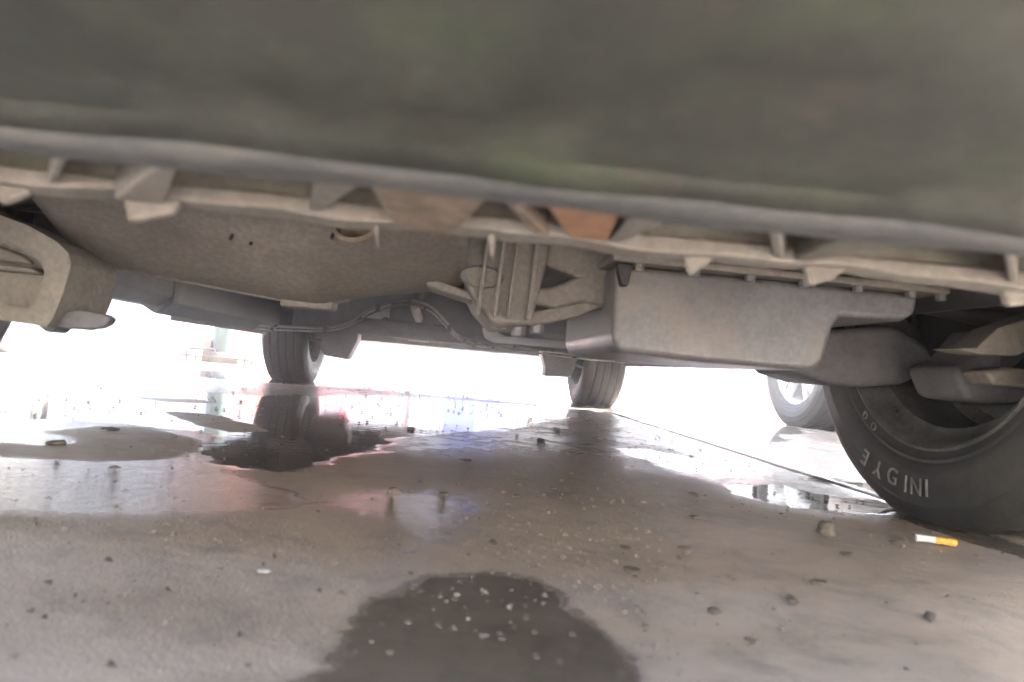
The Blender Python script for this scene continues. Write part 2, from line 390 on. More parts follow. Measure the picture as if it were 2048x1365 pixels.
# ------------------------------------------------------------------ a small hatchback body
def body_section(y, s):
    """half section (x,z) list from sill to roof centre for station y; s = size dict"""
    pass
def car_body(root, paint, halfw=.82, roof=1.48, front=-.78, rear=3.18, sill=.225, skip_front=False):
    ys = sorted(set([front, front+.03, front+.10, front+.25]+[round(a+.36*math.cos(k*math.pi/12), 4) for a in (0, W_) for k in range(13)]+[.55, .8, 1.1, 1.5, 1.9, rear-.2, rear-.08, rear-.02, rear]))
    def hood(y):
        return np.interp(y, [front, front+.06, .25, .5, 1.2, 2.6, rear-.25, rear-.02, rear], [.62, .72, .92, .95, .96, 1.0, 1.0, .95, .85])
    def top(y):
        return np.interp(y, [front, front+.06, .25, .45, 1.15, 1.6, 2.3, rear-.45, rear-.1, rear], [.62, .73, .97, 1.02, roof-.03, roof, roof-.02, roof-.10, 1.02, .86])
    def hw(y):
        return halfw*np.interp(y, [front, front+.05, front+.2, front+.5, rear-.5, rear-.15, rear-.03, rear], [.62, .78, .92, 1, 1, .95, .86, .76])
    secs = []
    for y in ys:
        zb = sill if 0 < y < W_ else sill+.03
        for a in (0, W_):
            if abs(y-a) < .3601: zb = max(zb, TYRE_R+math.sqrt(max(0, .36**2-(y-a)**2))-.005) if abs(y-a) < .355 else zb
        h, zt, zh = hw(y), top(y), hood(y)
        ring = [(h*.985, zb), (h, max(.55, zb+.02)), (h*.985, max(.72, zb+.05) if zh > .74 else zh-.03), (h*.95, zh), (h*.95-(zt-zh)*.30, zt-.05*(zt > zh+.1)), (h*.62, zt), (0, zt+.015)]
        secs.append([(x, y, z) for x, z in ring]+[(-x, y, z) for x, z in reversed(ring[:-1])])
    k = len(secs[0]); b = MB(); fs = []
    for i in range(len(secs)-1):
        for j in range(k-1):
            fs.append((i*k+j, i*k+j+1, (i+1)*k+j+1, (i+1)*k+j))
    fs.append(tuple(range(k))) if not skip_front else None
    fs.append(tuple(range((len(secs)-1)*k+k-1, (len(secs)-1)*k-1, -1)))
    b.add([v for s in secs for v in s], fs)
    b.build('body', paint, root, ang=50, solid=.006)
    # glass
    for sx in (-1, 1):
        for ya, yb in ((.85, 1.62), (1.70, 2.62)):
            pts = []
            for y, up_ in ((ya, 0), (yb, 0), (yb if yb < 2.6 else yb-.1, 1), (ya+(.28 if ya < 1 else 0), 1)):
                h, zt, zh = hw(y), top(y), hood(y)
                f = .12 if not up_ else .86
                pts.append((sx*((h*.95+.006)-(zt-zh)*.30*f), y, zh+(zt-.05-zh)*f))
            MB().hexa(pts, [(p[0]-sx*.004, p[1], p[2]) for p in pts]).build('side_window', M['glass'], root, smooth=False)
    h = hw(.6)
    def slope(y0, y1, name, off):
        pts = []
        for y, s in ((y0, -1), (y0, 1), (y1, 1), (y1, -1)):
            pts.append((s*hw(y)*.60, y, top(y)+off))
        MB().hexa(pts, [(p[0], p[1], p[2]+.004) for p in pts]).build(name, M['glass'], root, smooth=False)
    slope(.52, 1.10, 'windscreen', .018); slope(rear-.14, rear-.42, 'rear_window', .018)
    for sx in (-1, 1):
        MB().prism_y([(sx*.42, .60), (sx*.66, .62), (sx*.70, .70), (sx*.46, .68)], front-.012, front+.16).build('headlight', M['lamp'], root, .01)
        MB().prism_y([(sx*.56, .78), (sx*.70, .78), (sx*.70, .92), (sx*.58, .92)], rear-.1, rear+.01).build('tail_light', M['redlamp'], root, .01)
        for a in (0, W_):
            arc = [(sx*.0, 0)]
            vs, fs = [], []
            for kk in range(13):
                th = math.pi*kk/12
                for xx in (.56, .80): vs.append((sx*xx, a+.355*math.cos(th), TYRE_R+.352*math.sin(th)))
            for kk in range(12): fs.append((2*kk, 2*kk+1, 2*kk+3, 2*kk+2))
            MB().add(vs, fs).build('wheel_arch_liner', M['black'], root, solid=.004)
def generic_car(name, label, paint, loc, rz, style, group=None):
    root = thing(name, label, 'car', loc, rz, group)
    car_body(root, M[paint])
    MB().box(-.70, .70, -.55, 3.0, .235, .30).build('floor_panel', M['dark'], root, .02)
    MB().prism_y([(-.5, .32), (.5, .32), (.56, .42), (.54, .55), (-.54, .55), (-.56, .42)], -.825, -.74).build('front_bumper', M[paint], root, .02)
    MB().prism_y([(-.35, .40), (.35, .40), (.38, .50), (-.38, .50)], -.84, -.80).build('grille', M['black'], root, .008)
    MB().box(-.24, .24, -.852, -.838, .40, .50).build('number_plate', M['plate'], root, .004)
    MB().prism_y([(-.68, .27), (.68, .27), (.72, .42), (.70, .60), (-.70, .60), (-.72, .42)], 3.05, 3.24).build('rear_bumper', M[paint], root, .03)
    pr = wheel_proto(style)
    first = True
    for x in (-T_/2, T_/2):
        for y in (0, W_):
            put_wheel(pr, root, x, y, first); first = False
    return root

# ------------------------------------------------------------------ the car we look under
car = thing('parked_car', 'dusty underside of the parked car standing over the wet concrete', 'car', (0, 0, 0))
car_body(car, M['body_white'], front=-.60, skip_front=True)

# front bumper: one swept profile, underside towards the lens
prof = [(-.597, .216), (-.595, .2005), (-.606, .1995), (-.628, .2000), (-.634, .2055), (-.66, .2085), (-.70, .2115), (-.74, .217), (-.775, .229), (-.80, .25), (-.818, .30), (-.826, .40), (-.815, .50), (-.78, .57), (-.70, .62)]
b = MB(); xs = [-.82+1.64*k/80 for k in range(81)]; n = len(prof)
rng = np.random.RandomState(5)
vs = []
for x in xs:
    back = max(0, abs(x)-.42)**2*1.7
    for j, (y, z) in enumerate(prof):
        jz = (math.sin(x*31+j)*.0007+math.sin(x*83+j*2.1)*.0005) if j < 8 else 0
        vs.append((x, y+back, z+jz))
b.add(vs, [(i*n+j, (i+1)*n+j, (i+1)*n+j+1, i*n+j+1) for i in range(80) for j in range(3, n-1)])
fb = b.build('front_bumper', M['bumper'], car, ang=35, solid=.003)
MB().add(vs, [(i*n+j, (i+1)*n+j, (i+1)*n+j+1, i*n+j+1) for i in range(80) for j in range(0, 3)]).build('lip', M['lip'], fb, ang=50, solid=-.003)
# return flange behind the lip, with the recess roof
b = MB()
b.box(-.60, .60, -.513, -.509, .212, .275); b.box(-.60, .60, -.600, -.5095, .262, .266)
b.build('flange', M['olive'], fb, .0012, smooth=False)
b = MB(); vs = []; rg0 = random.Random(4)
for k in range(121):
    x = -.60+k*.01; dz = .0009*math.sin(x*37)+.0007*math.sin(x*91+1)+rg0.uniform(-.0003, .0003); dy = .0012*math.sin(x*53+2)
    vs += [(x, -.5165+dy, .2050+dz), (x, -.5165+dy, .2125), (x, -.494, .2125), (x, -.494, .2050+dz)]
b.add(vs, [(4*k+a, 4*k+(a+1) % 4, 4*k+4+(a+1) % 4, 4*k+4+a) for k in range(120) for a in range(4)]+[(3, 2, 1, 0), (480, 481, 482, 483)])
b.build('flange_lip', M['dust'], fb, .0015)
def rib(l0, l1, w0, w1, zl=.2025, zw=.2065, h=.055, mat='dust', yl=-.5965, yw=-.513, drop=0):
    a = [(l0, yl, zl), (l1, yl, zl), (w1, yw, zw-drop), (w0, yw, zw-drop)]
    MB().hexa(a, [(p[0], p[1], .262) for p in a]).build('rib', M[mat], fb, .0012, smooth=False)
rib(-.1125, -.1085, -.1635, -.1595)
rib(-.078, -.073, -.134, -.112, drop=.004)
rib(-.026, -.011, -.047, -.041)
rib(-.010, .034, -.006, .020, drop=.004, mat='brown')
rib(.0365, .040, .058, .066, mat='brown')
rib(.052, .081, .076, .094, mat='rust')
rib(.087, .104, .0945, .099)
rib(.1355, .1395, .177, .183)
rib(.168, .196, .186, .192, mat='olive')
rib(.2275, .2315, .300, .305)
for k in range(7):
    rib(-.165-.06*k, -.161-.06*k, -.215-.06*k, -.211-.06*k); rib(.285+.05*k, .289+.05*k, .34+.04*k, .344+.04*k)
def tab(x0, x1, z1, skew=0.0, y=-.5075):
    MB().hexa([(x0, y, .208), (x1, y, .212), (x1-skew, y, z1+.006), (x0+.004, y, z1)], [(x0, y+.006, .208), (x1, y+.006, .212), (x1-skew, y+.006, z1+.006), (x0+.004, y+.006, z1)]).build('clip_tab', M['dust'], fb, .002)
tab(-.131, -.103, .193, .004, -.5135); tab(.134, .156, .1955, .01); tab(.196, .225, .196, .012); tab(.302, .345, .196, .004)
tab(-.019, -.0155, .194); tab(.036, .0405, .194); tab(-.19, -.172, .196, .003); tab(-.25, -.23, .196, .005); tab(.40, .42, .196, .006)
for x, y, r in ((.0735, -.664, .0028), (-.083, -.606, .0016), (-.02, -.668, .0016), (.16, -.612, .0022), (.19, -.615, .0018)):
    MB().lathe_x([(0, r), (.003, r), (.003, .0001)], 16).build('plug_hole', M['black'], fb).rotation_euler = (0, R_(90), 0)
    fb.children[-1].location = (x, y, .2005 if y > -.63 else .2090)
# radiator support and engine block, dark and high
MB().box(-.62, .62, -.50, -.44, .30, .55).build('radiator_panel', M['black'], car, .01)
MB().box(-.48, .62, -.28, .34, .315, .72).build('engine_block', M['dark'], car, .03)

# gearbox casing: a smooth tub curving down towards the back
xt = [-.40, -.384, -.33, -.28, -.229, -.178, -.133, -.116, -.099, -.066, -.009, .03]
zb_ = [.23, .218, .213, .208, .203, .198, .1965, .201, .206, .2135, .2245, .229]
XS = np.linspace(-.40, .03, 44); b = MB(); vs = []
ypr = [(-.30, .30, .9), (-.26, .22, .8), (-.20, .115, .6), (-.13, .050, .35), (-.06, .012, .1), (-.024, .0005, 0), (-.012, .0, 0), (-.004, .004, 0), (.03, .014, .1), (.14, .03, .2), (.30, .07, .4)]
for x in XS:
    z0 = float(np.interp(x, xt, zb_))
    dome = .020*math.exp(-((x+.035)/.045)**2)
    for y, dz, fl in ypr:
        g = math.exp(-((y+.15)/.07)**2)
        vs.append((x, y-dome*g*1.5, z0*(1-fl)+.21*fl+dz-dome*g+.004*math.sin(x*23+1)*fl))
n = len(ypr)
b.add(vs, [(i*n+j, (i+1)*n+j, (i+1)*n+j+1, i*n+j+1) for i in range(43) for j in range(n-1)])
gb_ = b.build('gearbox_casing', M['alloy'], car, ang=60, solid=.004)
MB().tube([(x, -.016, float(np.interp(x, xt, zb_))+.001) for x in np.linspace(-.384, -.10, 24)], .0032, 8).build('casing_seam', M['alloy'], gb_)
for x, y in ((-.205, -.125), (-.188, -.115), (-.262, -.17), (-.10, -.16)):
    z0 = float(np.interp(x, xt, zb_))
    MB().cyl((x, y, z0+.05), (x, y-.004, z0+.045), .0018, 8).build('bolt', M['black'], gb_)
MB().prism_y([(-.178, .190), (-.118, .191), (-.116, .206), (-.178, .204)], -.02, .01).build('casing_lug', M['alloy'], gb_, .003)
MB().lathe_x([(.0, .022), (-.003, .019), (.008, .016), (.012, .0005)], 32).build('filler_recess', M['brown'], gb_)
gb_.children[-1].rotation_euler = (0, R_(35), R_(80)); gb_.children[-1].location = (-.075, -.185, .262)

# differential end and engine mount
b = MB().prism_y([(.020, .32), (.022, .245), (.045, .208), (.067, .1865), (.108, .1915), (.112, .219), (.121, .269), (.121, .32)], -.075, .08)
mt = b.build('engine_mount', M['alloy'], car, .006)
for x, wd in ((.068, .004), (.083, .0035), (.104, .006), (.050, .004)):
    MB().prism_y([(x, .30), (x+wd, .30), (x+wd-.004, .196), (x-.004, .196)], -.087, -.074).build('fin', M['alloy'], mt, .0012)
MB().lathe_x([(0, .020), (.006, .018), (.007, .0005)], 24).build('mount_bore', M['dark'], mt)
mt.children[-1].rotation_euler = (0, 0, R_(90)); mt.children[-1].scale = (1, 1.25, .62); mt.children[-1].location = (.048, -.081, .239)
MB().prism_y([(.108, .216), (.135, .214), (.163, .224), (.193, .221), (.199, .277), (.186, .30), (.118, .30), (.118, .262), (.156, .252), (.128, .238), (.112, .236)], -.06, .04).build('mount_arm', M['alloy'], car, .005)
lk = MB().prism_y([(-.012, .2255), (.051, .2115), (.075, .196), (.108, .1915), (.16, .206), (.195, .2235), (.197, .236), (.15, .220), (.10, .206), (.07, .212), (.03, .226), (-.012, .237)], -.055, .0)
lk.build('torque_link', M['alloy'], car, .003)
for x, z in ((.075, .194), (.097, .187), (.118, .192)):
    MB().tube([(x, -.045, z+.012), (x, -.045, z-.008)], .0085, 6).build('bolt', M['pan'], car, .0015)
# sump
po = [(.188, .262), (.190, .182), (.198, .1695), (.288, .1665), (.412, .1675), (.424, .178), (.432, .215), (.440, .229), (.512, .2315), (.526, .240), (.528, .262)]
op = MB().prism_y(po, -.115, .20).build('oil_pan', M['pan'], car, .009, seg=4)
MB().box(.180, .556, -.135, .22, .2625, .270).build('pan_flange', M['alloy'], op, .002)
MB().box(.196, .546, -.125, .22, .2745, .284).build('pan_flange', M['alloy'], op, .002)
MB().box(.205, .55, -.140, .22, .2875, .315).build('pan_flange', M['dust'], op, .002)
for x in (.21, .27, .33, .39, .45, .51, .545):
    MB().cyl((x, -.126, .271), (x, -.126, .2555), .006, 6).build('bolt', M['pan'], op, .001)
MB().box(.235, .36, -.1445, -.139, .2935, .2965).build('slot', M['black'], op, smooth=False)
MB().prism_y([(.186, .262), (.203, .262), (.20, .238), (.193, .238)], -.128, -.112).build('drain_bracket', M['black'], op, .002)
MB().cyl((.30, .195, .19), (.30, .215, .19), .012, 6).build('drain_plug', M['pipe'], op, .002)
# subframe, arms, knuckle
def mir(poly, s): return [(x*s, z) for x, z in poly]
for s in (1, -1):
    MB().prism_y(mir([(.494, .171), (.515, .225), (.533, .234), (.635, .25), (.69, .227), (.728, .209), (.69, .185), (.656, .167), (.597, .158), (.553, .158)], s), .09, .24).build('lower_arm', M['dark'], car, .012)
    MB().prism_y(mir([(.30, .25), (.56, .24), (.60, .27), (.60, .31), (.30, .31)], s), .22, .34).build('subframe_leg', M['dark'], car, .01)
    MB().prism_y(mir([(.626, .19), (.652, .198), (.70, .26), (.74, .30), (.75, .20), (.74, .155), (.682, .149), (.645, .151)], s), -.045, .05).build('steering_knuckle', M['dark'], car, .01)
    MB().tube([(s*.30, .12, .30), (s*.45, .10, .30), (s*.64, .03, .302)], [.016, .013, .022], 14).build('drive_shaft', M['black'], car)
    MB().tube([(s*.30, -.02, .31), (s*.52, -.03, .27), (s*.68, -.05, .25)], [.008, .009, .012], 10).build('tie_rod', M['black'], car)
    MB().prism_y(mir([(.548, .245), (.552, .245), (.552, .64), (.548, .64)], s), -.28, -.06).build('sun_block_wing', M['black'], car, smooth=False)  # inner wing plate, added to stop a stray sun patch on the floor
    MB().prism_y(mir([(.548, .208), (.552, .208), (.552, .62), (.548, .62)], s), -.58, -.281).build('sun_block_shield', M['black'], car, smooth=False)  # shield plate out of view, added to close the same sun gap
    MB().tube([(s*.62, .05, .62), (s*.62, .03, .40), (s*.65, .02, .30)], [.05, .03, .025], 16).build('strut', M['black'], car)
MB().prism_y([(.566, .205), (.575, .2075), (.590, .2085), (.613, .232), (.664, .253), (.70, .268), (.70, .236), (.666, .219), (.638, .204), (.596, .202)], -.125, -.085).build('stabiliser_arm', M['dust'], car, .004)
MB().prism_y([(.606, .184), (.633, .191), (.668, .191), (.72, .190), (.72, .169), (.67, .170), (.617, .170)], -.12, -.08).build('stabiliser_end', M['dust'], car, .005)
# left arm bracket: pressed channel with a raised rim
out = [(-.56, .275), (-.50, .27), (-.441, .2515), (-.406, .242), (-.376, .228), (-.364, .218), (-.360, .207), (-.365, .177), (-.372, .151), (-.377, .143), (-.429, .1465), (-.56, .150)]
br = MB().prism_y(out, -.085, -.01).build('arm_bracket', M['dust'], car, .006)
inn = [(-.56, .250), (-.48, .242), (-.437, .2315), (-.409, .220), (-.390, .206), (-.384, .198), (-.386, .180), (-.390, .162), (-.56, .165)]
vs = [(x, -.112, z) for x, z in out[1:11]]+[(x, -.112, z) for x, z in inn[1:8]]
rim = MB()
o_ = out[:11]; i_ = [(-.56, .250), (-.495, .245), (-.439, .231), (-.412, .221), (-.391, .2075), (-.387, .203), (-.3845, .197), (-.387, .178), (-.392, .162), (-.396, .160), (-.43, .1605)]
for k in range(10):
    q = [o_[k], o_[k+1], i_[k+1], i_[k]]
    rim.hexa([(x, -.114, z) for x, z in q], [(x, -.083, z) for x, z in q])
rim.build('bracket_rim', M['dust'], br, smooth=False)
MB().prism_y([(-.56, .206), (-.40, .201), (-.392, .195), (-.56, .196)], -.108, -.083).build('bracket_rib', M['dust'], br, .003)
MB().prism_y([(-.56, .232), (-.45, .223), (-.416, .212), (-.41, .205), (-.56, .208)], -.095, -.083).build('bracket_boss', M['dust'], br, .004)
MB().prism_y([(-.415, .1465), (-.402, .138), (-.395, .1375), (-.388, .1455)], -.07, -.04).build('bracket_lug', M['dark'], br, .003)
fl = [(-.376, .145), (-.367, .143), (-.35, .1445), (-.335, .1460), (-.327, .1505), (-.3235, .157), (-.329, .1605), (-.345, .163), (-.360, .1625), (-.368, .1595)]
MB().prism_y(fl, -.10, -.085).build('air_deflector', M['dark'], car, .002)

# floor, sills, tank, tunnel crossmember
fl = MB()
XS = [-.74, -.66, -.64, -.58, -.54, -.30, -.1, .10, .14, .40, .58, .60, .74]; ZS = [.34, .34, .335, .335, .43, .43, .43, .43, .37, .335, .335, .34, .34]
YS = [.34, .6, 1.0, 1.4, 1.9]
fl.add([(x, y, z) for y in YS for x, z in zip(XS, ZS)], [(j*13+i, j*13+i+1, (j+1)*13+i+1, (j+1)*13+i) for j in range(4) for i in range(12)])
fl.build('floor_panel', M['dark'], car, ang=30, solid=.004)
for s in (-1, 1):
    MB().prism_y(mir([(.70, .250), (.735, .222), (.745, .222), (.80, .240), (.80, .34), (.70, .34)], s), .40, 1.012).build('sill', M['dark'], car, .006)
    MB().prism_y(mir([(.70, .235), (.735, .203), (.745, .203), (.80, .235), (.80, .34), (.70, .34)], s), 1.015, 2.12).build('sill', M['dark'], car, .006)
    MB().box(s*.742-.002, s*.742+.002, 1.12, 2.08, .192, .206).build('pinch_weld', M['dark'], car, smooth=False)
MB().prism_y([(.12, .30), (.13, .245), (.17, .232), (.52, .236), (.56, .25), (.57, .30)], 1.15, 1.80).build('fuel_tank', M['dark'], car, .02)
ar = [(-.60, .228), (-.475, .237), (-.383, .265), (-.311, .320), (-.238, .356), (-.162, .371), (-.083, .357), (-.02, .308), (.023, .263), (.084, .236), (.202, .230), (.562, .219)]
def smoothc(p, n=60):
    q = np.array(p); tt = np.linspace(0, len(q)-1, n); out_ = []
    for v in tt:
        i = min(int(v), len(q)-2); f = v-i
        p0, p1, p2, p3 = q[max(i-1, 0)], q[i], q[i+1], q[min(i+2, len(q)-1)]
        out_.append(tuple(.5*((2*p1)+(-p0+p2)*f+(2*p0-5*p1+4*p2-p3)*f*f+(-p0+3*p1-3*p2+p3)*f**3)))
    return out_
A = smoothc(ar)
cm = MB(); N_ = len(A)
vs = [(x, y, z) for y in (1.9, 1.935) for x, z in A]+[(x, y, .47) for y in (1.9, 1.935) for x, z in A]
fs = []
for i in range(N_-1):
    fs += [(i, i+1, 2*N_+i+1, 2*N_+i), (N_+i, 3*N_+i, 3*N_+i+1, N_+i+1), (i, N_+i, N_+i+1, i+1), (2*N_+i, 2*N_+i+1, 3*N_+i+1, 3*N_+i)]
fs += [(0, 2*N_, 3*N_, N_), (N_-1, 2*N_-1, 4*N_-1, 3*N_-1)]
cr = cm.add(vs, fs).build('rear_crossmember', M['dark'], car, ang=40)
MB().tube([(-.80, 1.885, .216)]+[(x, 1.888, z-.001) for x, z in A]+[(.66, 1.885, .217)], .0055, 8).build('brake_pipe', M['pipe'], cr)
MB().tube([(-.80, 1.885, .206)]+[(x, 1.884, z-.0145-(.006 if -.35 < x < 0 else 0)) for x, z in A]+[(.66, 1.885, .206)], .0042, 8).build('brake_pipe', M['pipe'], cr)
for x, z in ((-.47, .232), (.10, .23), (-.28, .335), (.0, .283)):
    MB().box(x-.008, x+.008, 1.872, 1.90, z-.02, z+.006).build('pipe_clip', M['dark'], cr, .002)
# rear axle and what hangs behind the arch
MB().box(-.72, .72, 1.94, 3.05, .44, .455).build('boot_floor', M['dark'], car)
MB().tube([(-.62, 2.28, .27), (.62, 2.28, .27)], .038, 18).build('axle_beam', M['dark'], car)
MB().lathe_x([(-.26, .001), (-.26, .09), (-.24, .10), (.24, .10), (.26, .09), (.26, .001)], 32, (-.05, 2.78, .345)).build('silencer', M['dark'], car)
MB().tube([(-.05, .7, .40), (-.10, 1.7, .40), (-.16, 2.2, .375), (-.16, 2.6, .345)], .022, 14).build('exhaust_pipe', M['iron'], car)
MB().prism_y([(-.37, .24), (-.35, .30), (-.30, .33), (-.25, .30), (-.23, .24)], 2.42, 2.46).build('spare_wheel_hook', M['dark'], car, .006)
MB().prism_y([(.005, .25), (.03, .25), (.045, .33), (.025, .33)], 2.2, 2.215).build('hanger_strap', M['pan'], car, .003)
MB().box(-.20, -.10, 2.60, 2.605, .232, .237).build('hanger_strap', M['pipe'], car)
for s in (1, -1):
    MB().tube([(s*.58, 1.96, .29), (s*.60, 2.25, .27), (s*.62, W_, .295)], [.03, .035, .04], 14).build('trailing_arm', M['dark'], car)
    MB().tube([(s*.50, 2.45, .25), (s*.50, 2.45, .44)], .05, 20).build('coil_spring', M['black'], car)
    MB().cyl((s*.60, W_, TYRE_R), (s*.70, W_, TYRE_R), .04, 20).build('stub_axle', M['dark'], car)
MB().prism_y([(-.60, .25), (-.405, .25), (-.406, .205), (-.443, .118), (-.545, .127), (-.60, .205)], 2.33, 2.45).build('spring_seat', M['dark'], car, .008)
MB().prism_y([(.423, .25), (.423, .221), (.447, .161), (.445, .121), (.566, .125), (.586, .173), (.60, .25)], 2.33, 2.45).build('spring_seat', M['dark'], car, .008)
MB().tube([(-.648, 2.34, .222), (-.635, 2.335, .205), (-.605, 2.33, .192), (-.562, 2.33, .188)], .0085, 10).build('handbrake_cable', M['pan'], car)
MB().tube([(.648, 2.34, .192), (.635, 2.33, .178), (.605, 2.33, .178), (.577, 2.33, .188)], .0085, 10).build('handbrake_cable', M['pan'], car)
MB().box(.56, .735, 1.98, 2.02, .204, .226).build('tank_strap', M['pan'], car, .005)
# rear bumper
b = MB(); prof = [(2.90, .30), (2.90, .222), (2.93, .216), (3.05, .222), (3.17, .26), (3.21, .36), (3.21, .52), (3.17, .60)]
xs = [-.80+1.6*k/40 for k in range(41)]; n = len(prof)
b.add([(x, y-max(0, abs(x)-.5)**2*1.4, z+.02*max(0, abs(x)-.45)) for x in xs for y, z in prof], [(i*n+j, (i+1)*n+j, (i+1)*n+j+1, i*n+j+1) for i in range(40) for j in range(n-1)])
b.build('rear_bumper', M['dark'], car, ang=40, solid=.004)
# wheels
pr = wheel_proto('steel'); first = True
for x in (-T_/2, T_/2):
    for y in (0, W_):
        wv = put_wheel(pr, car, x, y, first); first = False
        if x > 0 and y == 0: fr = wv
fr.rotation_euler = (0, 0, 0)
def sidewall_text(txt, ang_deg, rad, size, xoff, flip=False, mat='letter', name='lettering'):
    """one raised character on the inner sidewall; angle measured in the y-z plane from -y (front) towards -z"""
    vs, fs = glyphs(txt, size, .0007)
    a = R_(ang_deg); rd = Vector((0, -math.cos(a), -math.sin(a)))    # outward
    u = rd if not flip else -rd
    vx = u.cross(Vector((-1, 0, 0)))                                 # text right as read from inside
    MB().add([Vector((xoff, 0, 0))+rd*rad+vx*v.x+u*v.y+Vector((-1, 0, 0))*v.z for v in vs], fs).build(name, M[mat], fr, smooth=False)
for ch, an, fl_ in  (('E', 114, False), ('Y', 106.5, False), ('G', 99, True), ('I', 92.5, False), ('N', 88, False), ('I', 83.5, False)):
    sidewall_text(ch, an, .2500, .031, -.1008-.0016*math.sin(R_(an))**4, fl_)
sidewall_text('D', 126, .2125, .016, -.0925, True); sidewall_text('O', 119, .2125, .016, -.0925, True)

# ------------------------------------------------------------------ neighbours and the yard behind
generic_car('parked_car', 'pale car on silver five spoke wheels parked beside the dark front tyre', 'body_white', (1.55+T_/2+.075-.02, -.42, 0), 0, 'alloy')
generic_car('parked_car', 'grey car on bright wheels parked past the dusty arm bracket', 'body_grey', (-2.21-T_/2-.08, .42, 0), 0, 'alloy')
generic_car('parked_car', 'orange car facing the wet yard behind the pale green post', 'body_orange', (-5.15, 15.6, 0), R_(4), 'steel')
generic_car('parked_car', 'red car standing in the sun beside the orange car', 'body_red', (-3.35, 17.2, 0), R_(-3), 'steel')
generic_car('parked_car', 'silver grey car on the far side of the orange car', 'body_grey', (-6.9, 17.5, 0), R_(2), 'alloy')
generic_car('parked_car', 'red car seen past the oil pan far across the yard', 'body_red', (6.6, 15.2, 0), R_(-6), 'steel')

post = thing('steel_post', 'pale green round steel post on a bolted base plate', 'post', (-1.62, 4.35, 0))
MB().tube([(0, 0, .02), (0, 0, 3.2)], .078, 28).build('shaft', M['post'], post)
MB().tube([(0, 0, -.003), (0, 0, .075)], [.105, .095], 24).build('footing', M['clod'], post, .006)
MB().box(-.26, .22, -.12, .12, .030, .044).build('base_plate', M['iron'], post, .003)
for x, y in ((-.22, -.09), (-.22, .09), (.18, -.09), (.18, .09)):
    MB().cyl((x, y, -.001), (x, y, .075), .009, 8).build('anchor_bolt', M['iron'], post)
MB().tube([(-.20, -.10, .044), (-.20, -.10, .085), (-.03, -.10, .095), (-.02, -.085, .05)], .007, 8).build('tie_bar', M['iron'], post)
MB().prism_y([(-.13, .0), (-.06, .0), (-.075, .16), (-.12, .15)], -.06, .0).build('stiffener', M['clod'], post, .006)

isl = tag(MB().prism_z([(-2.0, 11.5), (5.6, 11.5), (5.8, 11.7), (5.8, 13.3), (-2.2, 13.3), (-2.2, 11.7)], -.02, .18).build('raised_pavement', M['rawconc'], None, .015), 'low raised concrete island across the yard', kind='structure')
def drum(loc, mat, label, h=.52, r=.16):
    o = thing('drum', label, 'drum', loc)
    MB().tube([(0, 0, 0), (0, 0, .02), (0, 0, h*.32), (0, 0, h*.34), (0, 0, h*.36), (0, 0, h*.64), (0, 0, h*.66), (0, 0, h*.68), (0, 0, h-.02), (0, 0, h)], [r*.98, r, r, r*1.04, r, r, r*1.04, r, r, r*.98], 28).build('shell', M[mat], o)
    MB().tube([(r*.5, 0, h), (r*.5, 0, h+.02)], .035, 12).build('bung', M['black'], o)
drum((-1.47, 12.15, .18), 'redplastic', 'red drum standing on the yard behind the left rear tyre')
drum((-1.17, 12.45, .18), 'redplastic', 'red drum set a little back from the first red drum')
drum((0.81, 12.1, .18), 'blueplastic', 'blue drum standing alone between the board and the bench')
drum((4.75, 12.6, .18), 'blueplastic', 'blue drum in front of the far red car')
sg = thing('notice_board', 'red framed board on short legs beside a blue bin', 'board', (-.33, 12, .18))
MB().box(-.42, .42, -.02, .02, .22, 1.15).build('panel', M['redplastic'], sg, .006)
MB().box(-.34, .34, -.03, -.02, .30, 1.05).build('face', M['paper'], sg)
for x in (-.40, .36):
    MB().box(x, x+.04, -.03, .03, 0, 1.2).build('leg', M['iron'], sg)
bn = thing('wheelie_bin', 'blue bin with sloping lid beside the red framed board', 'bin', (.22, 12.2, .18))
MB().prism_y([(-.24, .06), (.24, .06), (.29, .95), (-.29, .95)], -.3, .3).build('tub', M['blueplastic'], bn, .02)
MB().prism_y([(-.31, .95), (.31, .95), (.29, 1.0), (-.29, 1.0)], -.33, .33).build('lid', M['blueplastic'], bn, .015)
for x in (-.2, .2): MB().cyl((x-.03, .26, .08), (x+.03, .26, .08), .08, 20).build('wheel', M['black'], bn)
bc = thing('bench', 'plain wooden bench with pale legs out in the yard', 'bench', (1.75, 11.9, .18))
MB().box(-.75, .75, -.2, .2, .40, .45).build('seat', M['wood'], bc, .008)
MB().box(-.75, .75, .2, .24, .55, .85).build('backrest', M['wood'], bc, .008)
for x in (-.65, .59):
    for y in (-.18, .14): MB().box(x, x+.06, y, y+.05, 0, .40).build('leg', M['wood'], bc)
for x, y, mt_, lb in ((3.5, 11.9, 'redplastic', 'red striped bollard near the far red car'), (-.88, 12.1, 'iron', 'thin dark bollard between the red drum and the board')):
    o = thing('bollard', lb, 'bollard', (x, y, .18))
    MB().tube([(0, 0, 0), (0, 0, .95), (0, 0, 1.0)], [.06, .06, .03], 16).build('shaft', M[mt_], o)
    MB().tube([(0, 0, .6), (0, 0, .75)], .0625, 16).build('band', M['blueplastic'] if x > 0 else M['plate'], o)
bd = thing('building', 'long pale two storey building across the yard, made tall to block bright sky', 'building', (0, 27, 0))  # backdrop; height raised to hold back sky light scattered in the haze
MB().box(-30, 30, 0, 9, 0, 9.4).build('wall', M['wall'], bd)
MB().box(-30.5, 30.5, -.7, 9.5, 9.4, 9.7).build('roof', M['body_grey'], bd)
